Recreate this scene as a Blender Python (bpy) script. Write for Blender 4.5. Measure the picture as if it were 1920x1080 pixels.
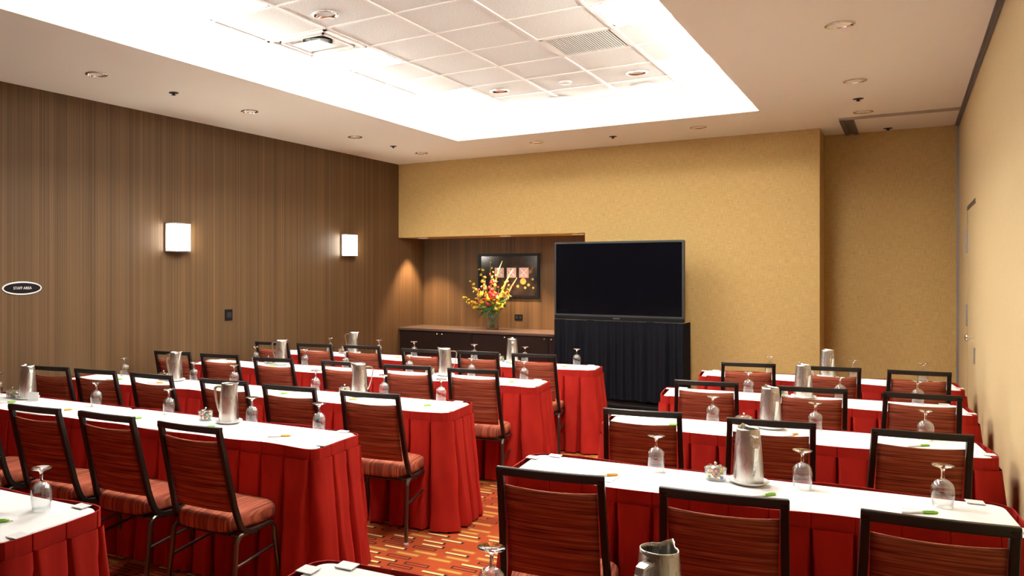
import bpy, bmesh, math, random
from mathutils import Vector, Matrix
random.seed(11)
S = bpy.context.scene
for o in list(bpy.data.objects):
    bpy.data.objects.remove(o)
COL = S.collection

# ------------------------------------------------------------------ camera, world, exposure
CAM_H = 1.68
cd = bpy.data.cameras.new('camera')
cam = bpy.data.objects.new('camera', cd)
COL.objects.link(cam)
cam.location = (0, 0, CAM_H)
cam.rotation_euler = (math.pi / 2, 0, 0.5967)
cd.sensor_fit = 'HORIZONTAL'
cd.sensor_width = 36.0
cd.lens = 36.0 * 1514.64 / 1920.0
cd.shift_x = (960 - 670) / 1920.0
cd.shift_y = -(540 - 508) / 1920.0
cd.clip_start = 0.05
S.camera = cam

w = bpy.data.worlds.new('world')
S.world = w
w.use_nodes = True
w.node_tree.nodes['Background'].inputs[0].default_value = (1.0, 0.93, 0.85, 1)
w.node_tree.nodes['Background'].inputs[1].default_value = 0.05
vs = S.view_settings
vs.view_transform = 'Standard'
vs.look = 'None'
vs.gamma = 1.0
vs.exposure = 1.45
vs.use_curve_mapping = False

E_TUBE, E_TROFFER, E_SCONCE, P_NICHE = 25.0, 27.0, 20.0, 90.0

# room dimensions (metres)
XL, XR, YB, YA, YREAR = -6.04, 0.456, 9.95, 10.53, -1.7
YN = 10.66                  # back of the niche
XE = -0.766                 # right edge of the projecting back wall
ZC = 3.21                   # soffit
ZT = 3.48                   # tile ceiling in the tray
TL, TR, TF, TN = -4.37, -1.16, 8.54, 2.3
CV = 0.30                   # cove depth behind the lip

# ------------------------------------------------------------------ helpers
def obj(name, bm, m=None, parent=None, smooth=False):
    me = bpy.data.meshes.new(name)
    if isinstance(bm, bmesh.types.BMesh):
        bmesh.ops.recalc_face_normals(bm, faces=bm.faces)
        bm.to_mesh(me)
        bm.free()
    else:
        me = bm
    if smooth:
        for p in me.polygons:
            p.use_smooth = True
    if m is not None and not me.materials:
        me.materials.append(m)
    o = bpy.data.objects.new(name, me)
    COL.objects.link(o)
    o.parent = parent
    return o

def tag(o, label, cat, group=None):
    o['label'] = label
    o['category'] = cat
    if group:
        o['group'] = group
    return o

def thing(name, label, cat, loc=(0, 0, 0), rz=0.0, group=None):
    o = bpy.data.objects.new(name, None)
    o.empty_display_size = 0.1
    COL.objects.link(o)
    o.location = loc
    o.rotation_euler = (0, 0, rz)
    return tag(o, label, cat, group)

def struct(name, bm, m, parent=None):
    o = obj(name, bm, m, parent)
    if parent is None:
        o['kind'] = 'structure'
    return o

def dup(root, loc, rz, label):
    r = root.copy()
    COL.objects.link(r)
    r.location = loc
    r.rotation_euler = (0, 0, rz)
    r['label'] = label
    for ch in root.children:
        c = ch.copy()
        COL.objects.link(c)
        c.parent = r
        for g in ch.children:
            d = g.copy()
            COL.objects.link(d)
            d.parent = c
    return r

def box(bm, x0, x1, y0, y1, z0, z1):
    vs_ = [bm.verts.new(p) for p in ((x0, y0, z0), (x1, y0, z0), (x1, y1, z0), (x0, y1, z0), (x0, y0, z1), (x1, y0, z1), (x1, y1, z1), (x0, y1, z1))]
    for f in ((0, 3, 2, 1), (4, 5, 6, 7), (0, 1, 5, 4), (1, 2, 6, 5), (2, 3, 7, 6), (3, 0, 4, 7)):
        bm.faces.new([vs_[i] for i in f])
    return vs_

def bxm(*a):
    bm = bmesh.new()
    box(bm, *a)
    return bm

def rbox(x0, x1, y0, y1, z0, z1, r=0.01, seg=2):
    bm = bxm(x0, x1, y0, y1, z0, z1)
    bmesh.ops.bevel(bm, geom=list(bm.edges), offset=r, segments=seg, profile=0.5, affect='EDGES')
    return bm

def sweep(bm, path, up, wd, ht, ch=0.25, cap=True, n8=True):
    """rectangular tube (chamfered) along a path; wd across, ht along up"""
    P = [Vector(p) for p in path]
    up = Vector(up)
    rings = []
    for i, p in enumerate(P):
        t = (P[min(i + 1, len(P) - 1)] - P[max(i - 1, 0)]).normalized()
        sd = t.cross(up).normalized()
        nn = sd.cross(t).normalized()
        a, b = wd / 2, ht / 2
        c = min(a, b) * ch
        sec = [(a, -b + c), (a, b - c), (a - c, b), (-a + c, b), (-a, b - c), (-a, -b + c), (-a + c, -b), (a - c, -b)]
        rings.append([bm.verts.new(p + sd * u + nn * v) for u, v in sec])
    for r0, r1 in zip(rings, rings[1:]):
        for k in range(8):
            bm.faces.new((r0[k], r0[(k + 1) % 8], r1[(k + 1) % 8], r1[k]))
    if cap:
        bm.faces.new(rings[0])
        bm.faces.new(rings[-1])

def tube(bm, path, rad, n=8, cap=True):
    P = [Vector(p) for p in path]
    rings = []
    ref = Vector((0.31, 0.17, 0.93))
    rr = rad if isinstance(rad, (list, tuple)) else [rad] * len(P)
    for i, p in enumerate(P):
        t = (P[min(i + 1, len(P) - 1)] - P[max(i - 1, 0)]).normalized()
        a = t.cross(ref).normalized()
        b = a.cross(t).normalized()
        rings.append([bm.verts.new(p + (a * math.cos(2 * math.pi * k / n) + b * math.sin(2 * math.pi * k / n)) * rr[i]) for k in range(n)])
    for r0, r1 in zip(rings, rings[1:]):
        for k in range(n):
            bm.faces.new((r0[k], r0[(k + 1) % n], r1[(k + 1) % n], r1[k]))
    if cap:
        bm.faces.new(rings[0])
        bm.faces.new(rings[-1])

def lathe(bm, prof, n=24, cap0=False, cap1=False, c=(0, 0, 0)):
    rings = []
    for r, z in prof:
        rings.append([bm.verts.new((c[0] + r * math.cos(2 * math.pi * k / n), c[1] + r * math.sin(2 * math.pi * k / n), c[2] + z)) for k in range(n)])
    for r0, r1 in zip(rings, rings[1:]):
        for k in range(n):
            bm.faces.new((r0[k], r0[(k + 1) % n], r1[(k + 1) % n], r1[k]))
    if cap0:
        bm.faces.new(rings[0][::-1])
    if cap1:
        bm.faces.new(rings[-1])

def arc(c, r, a0, a1, n, f):
    return [f(c[0] + r * math.cos(a0 + (a1 - a0) * k / n), c[1] + r * math.sin(a0 + (a1 - a0) * k / n)) for k in range(n + 1)]

# ------------------------------------------------------------------ materials
def mat(name, col, rough=0.5, metal=0.0, emis=0.0, ecol=None, trans=0.0, ior=1.45, spec=0.5, sheen=0.0):
    m = bpy.data.materials.new(name)
    m.use_nodes = True
    b = m.node_tree.nodes['Principled BSDF']
    b.inputs['Base Color'].default_value = (*col, 1)
    b.inputs['Roughness'].default_value = rough
    b.inputs['Metallic'].default_value = metal
    b.inputs['Transmission Weight'].default_value = trans
    b.inputs['IOR'].default_value = ior
    b.inputs['Specular IOR Level'].default_value = spec
    b.inputs['Sheen Weight'].default_value = sheen
    if emis:
        b.inputs['Emission Color'].default_value = (*(ecol or col), 1)
        b.inputs['Emission Strength'].default_value = emis
    return m

class NT:
    def __init__(self, m):
        self.t = m.node_tree
        self.b = self.t.nodes['Principled BSDF']
    def n(self, typ, **kw):
        nd = self.t.nodes.new(typ)
        for k, v in kw.items():
            if isinstance(k, str) and hasattr(nd, k):
                setattr(nd, k, v)
        return nd
    def l(self, a, b):
        self.t.links.new(a, b)
    def math(self, op, a, b=None, c=None):
        nd = self.t.nodes.new('ShaderNodeMath')
        nd.operation = op
        for i, v in enumerate((a, b, c)):
            if v is None:
                continue
            if isinstance(v, (int, float)):
                nd.inputs[i].default_value = v
            else:
                self.l(v, nd.inputs[i])
        return nd.outputs[0]
    def coord(self, kind='Object', scale=(1, 1, 1)):
        tc = self.t.nodes.new('ShaderNodeTexCoord')
        mp = self.t.nodes.new('ShaderNodeMapping')
        mp.inputs['Scale'].default_value = scale
        self.l(tc.outputs[kind], mp.inputs['Vector'])
        return mp.outputs[0]
    def noise(self, vec, scale=1.0, detail=2.0, rough=0.5):
        nd = self.t.nodes.new('ShaderNodeTexNoise')
        nd.inputs['Scale'].default_value = scale
        nd.inputs['Detail'].default_value = detail
        nd.inputs['Roughness'].default_value = rough
        self.l(vec, nd.inputs['Vector'])
        return nd.outputs['Fac']
    def ramp(self, fac, stops):
        nd = self.t.nodes.new('ShaderNodeValToRGB')
        els = nd.color_ramp.elements
        while len(els) > 1:
            els.remove(els[-1])
        els[0].position = stops[0][0]
        els[0].color = (*stops[0][1], 1)
        for p, c in stops[1:]:
            e = els.new(p)
            e.color = (*c, 1)
        self.l(fac, nd.inputs[0])
        return nd.outputs[0]
    def mix(self, fac, a, b):
        nd = self.t.nodes.new('ShaderNodeMix')
        nd.data_type = 'RGBA'
        for i, v in ((0, fac), (6, a), (7, b)):
            if isinstance(v, (int, float)):
                nd.inputs[i].default_value = v
            elif isinstance(v, tuple):
                nd.inputs[i].default_value = (*v, 1)
            else:
                self.l(v, nd.inputs[i])
        return nd.outputs[2]
    def color(self, c):
        self.l(c, self.b.inputs['Base Color'])
    def bump(self, h, strength=0.2, dist=0.002):
        nd = self.t.nodes.new('ShaderNodeBump')
        nd.inputs['Strength'].default_value = strength
        nd.inputs['Distance'].default_value = dist
        self.l(h, nd.inputs['Height'])
        self.l(nd.outputs[0], self.b.inputs['Normal'])

def m_pinstripe():
    m = mat('brown_pinstripe_wallcovering', (0.2, 0.12, 0.06), 0.55, spec=0.3)
    t = NT(m)
    tc = t.n('ShaderNodeTexCoord')
    sp = t.n('ShaderNodeSeparateXYZ')
    t.l(tc.outputs['Object'], sp.inputs[0])
    u = t.math('ADD', sp.outputs[0], sp.outputs[1])
    cb = t.n('ShaderNodeCombineXYZ')
    t.l(u, cb.inputs[0])
    t.l(t.math('MULTIPLY', sp.outputs[2], 0.0012), cb.inputs[1])
    fine = t.noise(cb.outputs[0], 110.0, 3.0, 0.75)
    mid = t.noise(cb.outputs[0], 9.0, 2.0, 0.5)
    f = t.math('ADD', t.math('MULTIPLY', fine, 0.75), t.math('MULTIPLY', mid, 0.35))
    c = t.ramp(f, [(0.36, (0.043, 0.023, 0.011)), (0.5, (0.095, 0.053, 0.023)), (0.6, (0.128, 0.072, 0.030)), (0.72, (0.20, 0.108, 0.048))])
    t.color(c)
    t.bump(fine, 0.15, 0.001)
    return m

def m_weave(name, c0, c1, rough=0.7):
    m = mat(name, c0, rough, spec=0.25)
    t = NT(m)
    tc = t.n('ShaderNodeTexCoord')
    sp = t.n('ShaderNodeSeparateXYZ')
    t.l(tc.outputs['Object'], sp.inputs[0])
    u = t.math('ADD', sp.outputs[0], sp.outputs[1])
    def strip(a, b, sa, sb):
        cb = t.n('ShaderNodeCombineXYZ')
        t.l(t.math('MULTIPLY', a, sa), cb.inputs[0])
        t.l(t.math('MULTIPLY', b, sb), cb.inputs[1])
        return t.noise(cb.outputs[0], 1.0, 2.0, 0.6)
    h = strip(u, sp.outputs[2], 12, 160)
    v = strip(u, sp.outputs[2], 160, 12)
    f = t.math('MULTIPLY', t.math('ADD', h, v), 0.5)
    t.color(t.ramp(f, [(0.35, c0), (0.65, c1)]))
    t.bump(f, 0.25, 0.001)
    return m

def m_fabric(name, axis):
    """red striped upholstery; axis = coordinate the stripes vary along"""
    m = mat(name, (0.4, 0.1, 0.06), 0.85, spec=0.12)
    t = NT(m)
    sc = [3.0, 3.0, 3.0]
    sc[axis] = 135.0
    f = t.noise(t.coord('Object', tuple(sc)), 1.0, 3.0, 0.65)
    t.color(t.ramp(f, [(0.30, (0.11, 0.031, 0.023)), (0.46, (0.29, 0.070, 0.042)), (0.56, (0.40, 0.108, 0.058)), (0.7, (0.52, 0.20, 0.10))]))
    t.bump(f, 0.2, 0.002)
    return m

def m_carpet():
    m = mat('carpet_dashes', (0.5, 0.1, 0.03), 0.95, spec=0.1)
    t = NT(m)
    tc = t.n('ShaderNodeTexCoord')
    mp = t.n('ShaderNodeMapping')
    mp.inputs['Rotation'].default_value = (0, 0, -0.08)
    t.l(tc.outputs['Object'], mp.inputs['Vector'])
    sp = t.n('ShaderNodeSeparateXYZ')
    t.l(mp.outputs[0], sp.inputs[0])
    PX, PY = 0.205, 0.068
    vy = t.math('DIVIDE', sp.outputs[1], PY)
    row = t.math('FLOOR', vy)
    fy = t.math('SUBTRACT', vy, row)
    wn = t.n('ShaderNodeTexWhiteNoise')
    wn.noise_dimensions = '1D'
    t.l(row, wn.inputs['W'])
    vx = t.math('ADD', t.math('DIVIDE', sp.outputs[0], PX), t.math('MULTIPLY', wn.outputs['Value'], 7.3))
    cell = t.math('FLOOR', vx)
    fx = t.math('SUBTRACT', vx, cell)
    cb = t.n('ShaderNodeCombineXYZ')
    t.l(cell, cb.inputs[0])
    t.l(row, cb.inputs[1])
    wc = t.n('ShaderNodeTexWhiteNoise')
    wc.noise_dimensions = '2D'
    t.l(cb.outputs[0], wc.inputs['Vector'])
    rnd = wc.outputs['Value']
    def rect(cx, cy, hx, hy):
        a = t.math('LESS_THAN', t.math('ABSOLUTE', t.math('SUBTRACT', fx, cx)), hx)
        b = t.math('LESS_THAN', t.math('ABSOLUTE', t.math('SUBTRACT', fy, cy)), hy)
        return t.math('MULTIPLY', a, b)
    inner = rect(0.45, 0.5, 0.32, 0.17)
    outer = rect(0.45, 0.5, 0.37, 0.33)
    shad = rect(0.50, 0.43, 0.36, 0.27)
    is_cream = t.math('LESS_THAN', rnd, 0.26)
    is_gold = t.math('MULTIPLY', t.math('GREATER_THAN', rnd, 0.26), t.math('LESS_THAN', rnd, 0.58))
    is_line = t.math('GREATER_THAN', rnd, 0.62)
    base = t.mix(t.noise(mp.outputs[0], 3.0, 2.0), (0.27, 0.040, 0.012), (0.36, 0.060, 0.016))
    dark = (0.045, 0.018, 0.014)
    c = t.mix(t.math('MULTIPLY', is_cream, shad), base, dark)
    c = t.mix(t.math('MULTIPLY', is_cream, inner), c, (0.70, 0.48, 0.19))
    c = t.mix(t.math('MULTIPLY', is_gold, outer), c, (0.30, 0.12, 0.03))
    c = t.mix(t.math('MULTIPLY', is_gold, inner), c, (0.46, 0.24, 0.055))
    ring = t.math('MULTIPLY', t.math('SUBTRACT', outer, inner), is_line)
    c = t.mix(ring, c, dark)
    t.color(c)
    t.bump(t.noise(t.coord('Object', (1, 1, 1)), 400.0, 2.0), 0.3, 0.003)
    return m

def m_tile():
    m = mat('mineral_tile', (0.78, 0.76, 0.73), 0.9, spec=0.1)
    t = NT(m)
    f = t.noise(t.coord('Object', (1, 1, 1)), 90.0, 3.0, 0.7)
    t.color(t.ramp(f, [(0.35, (0.66, 0.68, 0.66)), (0.6, (0.84, 0.865, 0.85))]))
    t.bump(f, 0.5, 0.004)
    return m

def m_skirt():
    m = mat('red_skirt_cloth', (0.55, 0.022, 0.016), 0.75, spec=0.12)
    t = NT(m)
    f = t.noise(t.coord('Object', (1, 1, 0.4)), 9.0, 3.0)
    t.color(t.ramp(f, [(0.3, (0.34, 0.014, 0.010)), (0.7, (0.44, 0.022, 0.014))]))
    t.bump(f, 0.25, 0.02)
    return m

def m_linen():
    m = mat('white_linen', (0.86, 0.86, 0.85), 0.75, spec=0.2)
    t = NT(m)
    f = t.noise(t.coord('Object', (1, 1, 1)), 14.0, 3.0)
    t.bump(f, 0.12, 0.004)
    return m

def m_steel():
    m = mat('brushed_steel', (0.62, 0.60, 0.56), 0.28, metal=1.0)
    t = NT(m)
    f = t.noise(t.coord('Object', (60, 60, 2)), 4.0, 2.0)
    mr = t.n('ShaderNodeMapRange')
    mr.inputs['To Min'].default_value = 0.2
    mr.inputs['To Max'].default_value = 0.4
    t.l(f, mr.inputs['Value'])
    t.l(mr.outputs[0], t.b.inputs['Roughness'])
    return m

M_PIN = m_pinstripe()
M_GOLD = m_weave('gold_linen_wallcovering', (0.45, 0.295, 0.105), (0.60, 0.415, 0.165))
M_TAN = m_weave('tan_panel_wallcovering', (0.53, 0.40, 0.215), (0.585, 0.45, 0.25))
M_CEIL = mat('soffit_paint', (0.82, 0.79, 0.685), 0.85, spec=0.15)
M_WHITE = mat('white_paint', (0.84, 0.83, 0.80), 0.8, spec=0.2)
M_TILE = m_tile()
M_GRID = mat('white_grid_metal', (0.82, 0.81, 0.78), 0.45)
M_CARPET = m_carpet()
M_BASE = mat('dark_vinyl_base', (0.03, 0.022, 0.02), 0.5)
M_TRACK = mat('grey_track_metal', (0.16, 0.15, 0.15), 0.45, metal=0.6)
M_TRACKP = mat('painted_track', (0.42, 0.36, 0.29), 0.5)
M_STEELT = mat('steel_trim', (0.42, 0.43, 0.45), 0.35, metal=0.8)
M_FB = m_fabric('striped_back_fabric', 2)
M_FS = m_fabric('striped_seat_fabric', 0)
M_FRAME = mat('black_bronze_frame', (0.022, 0.018, 0.015), 0.32, metal=0.35)
M_LEG = mat('bronze_leg_metal', (0.13, 0.115, 0.095), 0.3, metal=0.9)
M_GLIDE = mat('clear_glide', (0.55, 0.55, 0.55), 0.25)
M_SKIRT = m_skirt()
M_LINEN = m_linen()
M_TTOP = mat('plywood_top', (0.35, 0.22, 0.12), 0.6)
M_STEEL = m_steel()
M_CHINA = mat('white_china', (0.85, 0.84, 0.82), 0.2)
M_GLASS = mat('clear_glass', (1, 1, 1), 0.0, trans=1.0, ior=1.45)
def m_thin(name, tint=(0.97, 0.98, 0.98)):
    m = bpy.data.materials.new(name)
    m.use_nodes = True
    nt = m.node_tree
    nt.nodes.remove(nt.nodes['Principled BSDF'])
    out = nt.nodes['Material Output']
    tr = nt.nodes.new('ShaderNodeBsdfTransparent')
    tr.inputs[0].default_value = (*tint, 1)
    gl = nt.nodes.new('ShaderNodeBsdfGlossy')
    gl.inputs['Roughness'].default_value = 0.03
    lw = nt.nodes.new('ShaderNodeLayerWeight')
    lw.inputs['Blend'].default_value = 0.5
    pw = nt.nodes.new('ShaderNodeMath')
    pw.operation = 'POWER'
    pw.inputs[1].default_value = 2.2
    nt.links.new(lw.outputs['Facing'], pw.inputs[0])
    fr = nt.nodes.new('ShaderNodeMath')
    fr.operation = 'MULTIPLY_ADD'
    fr.inputs[1].default_value = 0.8
    fr.inputs[2].default_value = 0.07
    nt.links.new(pw.outputs[0], fr.inputs[0])
    mx = nt.nodes.new('ShaderNodeMixShader')
    nt.links.new(fr.outputs[0], mx.inputs[0])
    nt.links.new(tr.outputs[0], mx.inputs[1])
    nt.links.new(gl.outputs[0], mx.inputs[2])
    nt.links.new(mx.outputs[0], out.inputs[0])
    return m
M_THIN = m_thin('thin_clear_glass')
M_CLIP = mat('clear_plastic_clip', (0.9, 0.91, 0.92), 0.15)
M_PAPER = mat('white_paper', (0.80, 0.80, 0.78), 0.8)
M_CHROME = mat('chrome', (0.75, 0.74, 0.72), 0.1, metal=1.0)
M_BLACK = mat('black_plastic', (0.008, 0.008, 0.009), 0.4, spec=0.2)
M_SCREEN = mat('dark_screen', (0.003, 0.003, 0.005), 0.08, spec=0.25)
M_BEZEL = mat('grey_bezel', (0.06, 0.068, 0.07), 0.3, metal=0.4)
M_DRAPE = mat('black_drape', (0.006, 0.0065, 0.010), 0.85, spec=0.15)
M_ESP = mat('espresso_wood', (0.018, 0.010, 0.009), 0.35)
M_COUNTER = mat('dark_laminate_top', (0.11, 0.075, 0.06), 0.25)
M_EMIT = mat('troffer_lens', (1, 1, 1), 0.5, emis=E_TROFFER, ecol=(1.0, 0.97, 0.92))
M_TUBE = mat('cove_tube_glow', (1, 1, 1), 0.5, emis=E_TUBE, ecol=(1.0, 0.96, 0.9))
M_OPAL = mat('opal_glass_lit', (1, 1, 1), 0.4, emis=E_SCONCE, ecol=(1.0, 0.93, 0.8))
M_NLAMP = mat('niche_lamp_lit', (1, 1, 1), 0.4, emis=14.0, ecol=(1.0, 0.82, 0.6))
M_DARK = mat('dark_recess', (0.01, 0.01, 0.01), 0.6)
M_REFL = mat('downlight_reflector', (0.75, 0.70, 0.60), 0.12, metal=1.0)

# ------------------------------------------------------------------ the room
struct('floor', bxm(XL - 0.1, XR + 0.1, YREAR - 0.1, YN + 0.1, -0.05, 0), M_CARPET)
struct('wall_left', bxm(XL - 0.1, XL, YREAR, YN + 0.1, 0, ZC + 0.04), M_PIN)
bm = bmesh.new()
box(bm, XL, -3.32, YB, YN, 2.157, ZC + 0.04)
box(bm, -3.32, XE, YB, YN, 0, ZC + 0.04)
struct('wall_back', bm, M_GOLD)
struct('wall_niche', bxm(XL, -3.32, YN, YN + 0.1, 0, 2.157), M_PIN)
struct('wall_alcove', bxm(XE, XR, YA, YN + 0.1, 0, ZC + 0.04), M_GOLD)
DY0, DY1, DZ = 8.04, 9.13, 2.23
bm = bmesh.new()
box(bm, XR, XR + 0.12, YREAR, DY0, 0, ZC + 0.04)
box(bm, XR, XR + 0.12, DY1, YA, 0, ZC + 0.04)
box(bm, XR, XR + 0.12, DY0, DY1, DZ, ZC + 0.04)
struct('wall_right', bm, M_TAN)
struct('wall_rear', bxm(XL, XR, YREAR - 0.1, YREAR, 0, ZC + 0.04), M_PIN)
# door flush in the right wall
dr = struct('door_1', bxm(XR + 0.004, XR + 0.045, DY0 + 0.006, DY1 - 0.006, 0.01, DZ - 0.006), M_TAN)
bm = bmesh.new()
box(bm, XR - 0.002, XR + 0.06, DY0 + 0.03, DY1 - 0.03, DZ - 0.004, DZ + 0.03)
obj('door_closer_head', bm, M_TRACK, dr)
for z in (1.94, 1.28, 0.25):
    obj('hinge', rbox(XR - 0.012, XR + 0.01, DY1 - 0.012, DY1 + 0.016, z - 0.10, z + 0.10, 0.004), M_STEELT, dr)
bm = bmesh.new()
lathe(bm, [(0.012, 0), (0.012, 0.02), (0.03, 0.045), (0.032, 0.055), (0.02, 0.066), (0.0005, 0.068)], 16)
bm.transform(Matrix.Translation((XR + 0.004, 8.20, 1.14)) @ Matrix.Rotation(-math.pi / 2, 4, 'Y'))
obj('door_knob', bm, M_CHROME, dr, True)
obj('lock_plate', rbox(XR - 0.008, XR + 0.006, 8.16, 8.2, 0.93, 1.06, 0.004), M_STEELT, dr)

# ceiling: soffit with tray opening
bm = bmesh.new()
box(bm, XL, TL, YREAR, YN, ZC, ZC + 0.04)
box(bm, TR, XR, YREAR, YN, ZC, ZC + 0.04)
box(bm, TL, TR, TF, YN, ZC, ZC + 0.04)
box(bm, TL, TR, YREAR, TN, ZC, ZC + 0.04)
for a in ((TL - 0.02, TL, TN - 0.02, TF + 0.02), (TR, TR + 0.02, TN - 0.02, TF + 0.02), (TL, TR, TF, TF + 0.02), (TL, TR, TN - 0.02, TN)):
    box(bm, *a, ZC + 0.04, ZC + 0.075)
struct('ceiling', bm, M_CEIL)
# tray: risers and tile field
x0, x1, y0, y1 = TL - CV, TR + CV, TN - CV, TF + CV
bm = bmesh.new()
for a in ((x0 - 0.05, x0, y0 - 0.05, y1 + 0.05), (x1, x1 + 0.05, y0 - 0.05, y1 + 0.05), (x0, x1, y1, y1 + 0.05), (x0, x1, y0 - 0.05, y0)):
    box(bm, *a, ZC + 0.04, ZT + 0.06)
box(bm, x0, x1, y0, y1, ZT + 0.03, ZT + 0.06)
tray = struct('ceiling_tray', bm, M_WHITE)
PT = 0.588
gx = [-1.797 + PT * k for k in range(-4, 3)]
gx = [x for x in gx if x0 + 0.05 < x < x1 - 0.05]
gy = [5.41 + PT * k for k in range(-12, 8)]
gy = [y for y in gy if y0 + 0.05 < y < y1 - 0.05]
XS = [x0] + gx + [x1]
YS = [y0] + gy + [y1]
for x in gx:
    obj('grid_bar', bxm(x - 0.011, x + 0.011, y0, y1, ZT - 0.004, ZT + 0.008), M_GRID, tray)
for y in gy:
    obj('grid_bar', bxm(x0, x1, y - 0.011, y + 0.011, ZT - 0.003, ZT + 0.008), M_GRID, tray)
def near(a, b):
    return abs(a - b) < 0.06
TROFF = [(-4.149, 3.646), (-4.149, 5.41), (-4.149, 7.174), (-1.797, 3.646), (-1.797, 5.41), (-1.797, 7.174)]
DIFF = (-4.149, 4.822)
VENT = (-2.385, 5.998)
tmesh = {}
for i in range(len(XS) - 1):
    for j in range(len(YS) - 1):
        xa, xb, ya, yb = XS[i], XS[i + 1], YS[j], YS[j + 1]
        if any(near(xa, p[0]) and near(ya, p[1]) for p in TROFF + [DIFF, VENT]):
            continue
        key = (round(xb - xa, 2), round(yb - ya, 2))
        if key not in tmesh:
            b_ = bxm(-(xb - xa) / 2 + 0.008, (xb - xa) / 2 - 0.008, -(yb - ya) / 2 + 0.008, (yb - ya) / 2 - 0.008, 0, 0.015)
            o = obj('ceiling_tile', b_, M_TILE, tray)
            tmesh[key] = o.data
        else:
            o = obj('ceiling_tile', tmesh[key], None, tray)
        o.location = ((xa + xb) / 2, (ya + yb) / 2, ZT + 0.004)

ROWN = {3.646: 'diffuser grille', 5.41: 'slotted return vent', 7.174: 'far cove', 1.882: 'rear', 0.118: 'rear'}
k = 0
for tx, ty in TROFF:
    side = 'brown wall side' if tx < -3 else 'door wall side'
    nm = {3.646: 'third from far end', 5.41: 'second from far end', 7.174: 'nearest far end', 1.882: 'fourth from far end', 0.118: 'last from far end'}[ty]
    t = thing('ceiling_light', 'square lit ceiling panel in tile tray, %s, %s' % (nm, side), 'ceiling light', (tx + PT / 2, ty + PT / 2, ZT), 0, 'square light panels in the tray')
    h = PT / 2 - 0.012
    bm = bmesh.new()
    for a in ((-h, h, -h, -h + 0.02), (-h, h, h - 0.02, h), (-h, -h + 0.02, -h, h), (h - 0.02, h, -h, h)):
        box(bm, *a, 0.002, 0.02)
    obj('frame', bm, M_GRID, t)
    obj('lens', bxm(-h + 0.02, h - 0.02, -h + 0.02, h - 0.02, 0.008, 0.018), M_EMIT, t)

# air diffuser with curved cone plate
t = thing('air_diffuser', 'square white air diffuser with dropped plaque and dark round throat', 'vent', (DIFF[0] + PT / 2, DIFF[1] + PT / 2, ZT))
h = PT / 2 - 0.012
bm = bmesh.new()
for a, b_ in ((h, h - 0.025), (h - 0.07, h - 0.085)):
    for q in ((-a, a, -a, -b_), (-a, a, b_, a), (-a, -b_, -a, a), (b_, a, -a, a)):
        box(bm, *q, -0.012, 0.004)
obj('frame', bm, M_GRID, t)
bm = bmesh.new()
n = 28
r0 = [bm.verts.new(((h - 0.03) * math.copysign(min(1, abs(math.cos(a)) * 1.42), math.cos(a)), (h - 0.03) * math.copysign(min(1, abs(math.sin(a)) * 1.42), math.sin(a)), 0.0)) for a in [2 * math.pi * k / n for k in range(n)]]
r1 = [bm.verts.new((0.12 * math.cos(2 * math.pi * k / n), 0.12 * math.sin(2 * math.pi * k / n), 0.026)) for k in range(n)]
for k in range(n):
    bm.faces.new((r0[k], r0[(k + 1) % n], r1[(k + 1) % n], r1[k]))
obj('cone', bm, M_GRID, t, True)
bm = bmesh.new()
lathe(bm, [(0.118, 0.012), (0.118, 0.027)], 28, False, True)
obj('throat', bm, M_DARK, t)
obj('plaque', rbox(-0.13, 0.13, -0.15, 0.07, -0.028, -0.018, 0.004), M_GRID, t)
bm = bmesh.new()
for a in (0.4, 2.5, 4.6):
    tube(bm, [(0.1 * math.cos(a), 0.1 * math.sin(a), 0.026), (0.06 * math.cos(a), 0.06 * math.sin(a) - 0.03, -0.02)], 0.004, 6)
obj('hanger', bm, M_GRID, t)
# slotted vent
t = thing('return_vent', 'square ceiling return vent with many narrow parallel slats', 'vent', (VENT[0] + PT / 2, VENT[1] + PT / 2, ZT))
obj('backing', bxm(-h, h, -h, h, 0.008, 0.014), M_DARK, t)
bm = bmesh.new()
for a in ((-h, h, -h, -h + 0.02), (-h, h, h - 0.02, h), (-h, -h + 0.03, -h, h), (h - 0.02, h, -h, h)):
    box(bm, *a, -0.005, 0.012)
obj('frame', bm, M_GRID, t)
sl = None
for k in range(26):
    x = -h + 0.035 + k * (2 * h - 0.06) / 26
    if sl is None:
        o = obj('slat', bxm(0, 0.0095, -h + 0.02, h - 0.02, -0.003, 0.0005), M_GRID, t)
        sl = o.data
    else:
        o = obj('slat', sl, None, t)
    o.location = (x, 0, 0)

# cove tubes on the ledge behind the lip
def cove(xa, ya, xb, yb, label):
    bm = bmesh.new()
    tube(bm, [(xa, ya, ZC + 0.066), (xb, yb, ZC + 0.066)], 0.016, 10)
    o = tag(obj('cove_light', bm, M_TUBE), label, 'cove light', 'cove light tubes')
    bm = bmesh.new()
    dx, dy = (0.03, 0) if xa == xb else (0, 0.03)
    box(bm, min(xa, xb) - dx, max(xa, xb) + dx, min(ya, yb) - dy, max(ya, yb) + dy, ZC + 0.04, ZC + 0.052)
    obj('batten', bm, M_GRID, o)
for nm, xx in (('brown wall side', TL - 0.16), ('door wall side', TR + 0.16)):
    for k in range(4):
        ya = TN + 0.03 + k * 1.55
        cove(xx, ya, xx, ya + 1.5, 'glowing cove tube hidden on tray ledge, %s, %s from far end' % (nm, ('fourth', 'third', 'second', 'first')[k]))
for k in range(2):
    xa = TL + 0.05 + k * 1.58
    cove(xa, TF + 0.16, xa + 1.5, TF + 0.16, 'glowing cove tube on far tray ledge, %s half' % ('brown wall', 'door wall')[k])
    cove(xa, TN - 0.16, xa + 1.5, TN - 0.16, 'glowing cove tube on rear tray ledge, %s half' % ('brown wall', 'door wall')[k])

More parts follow.
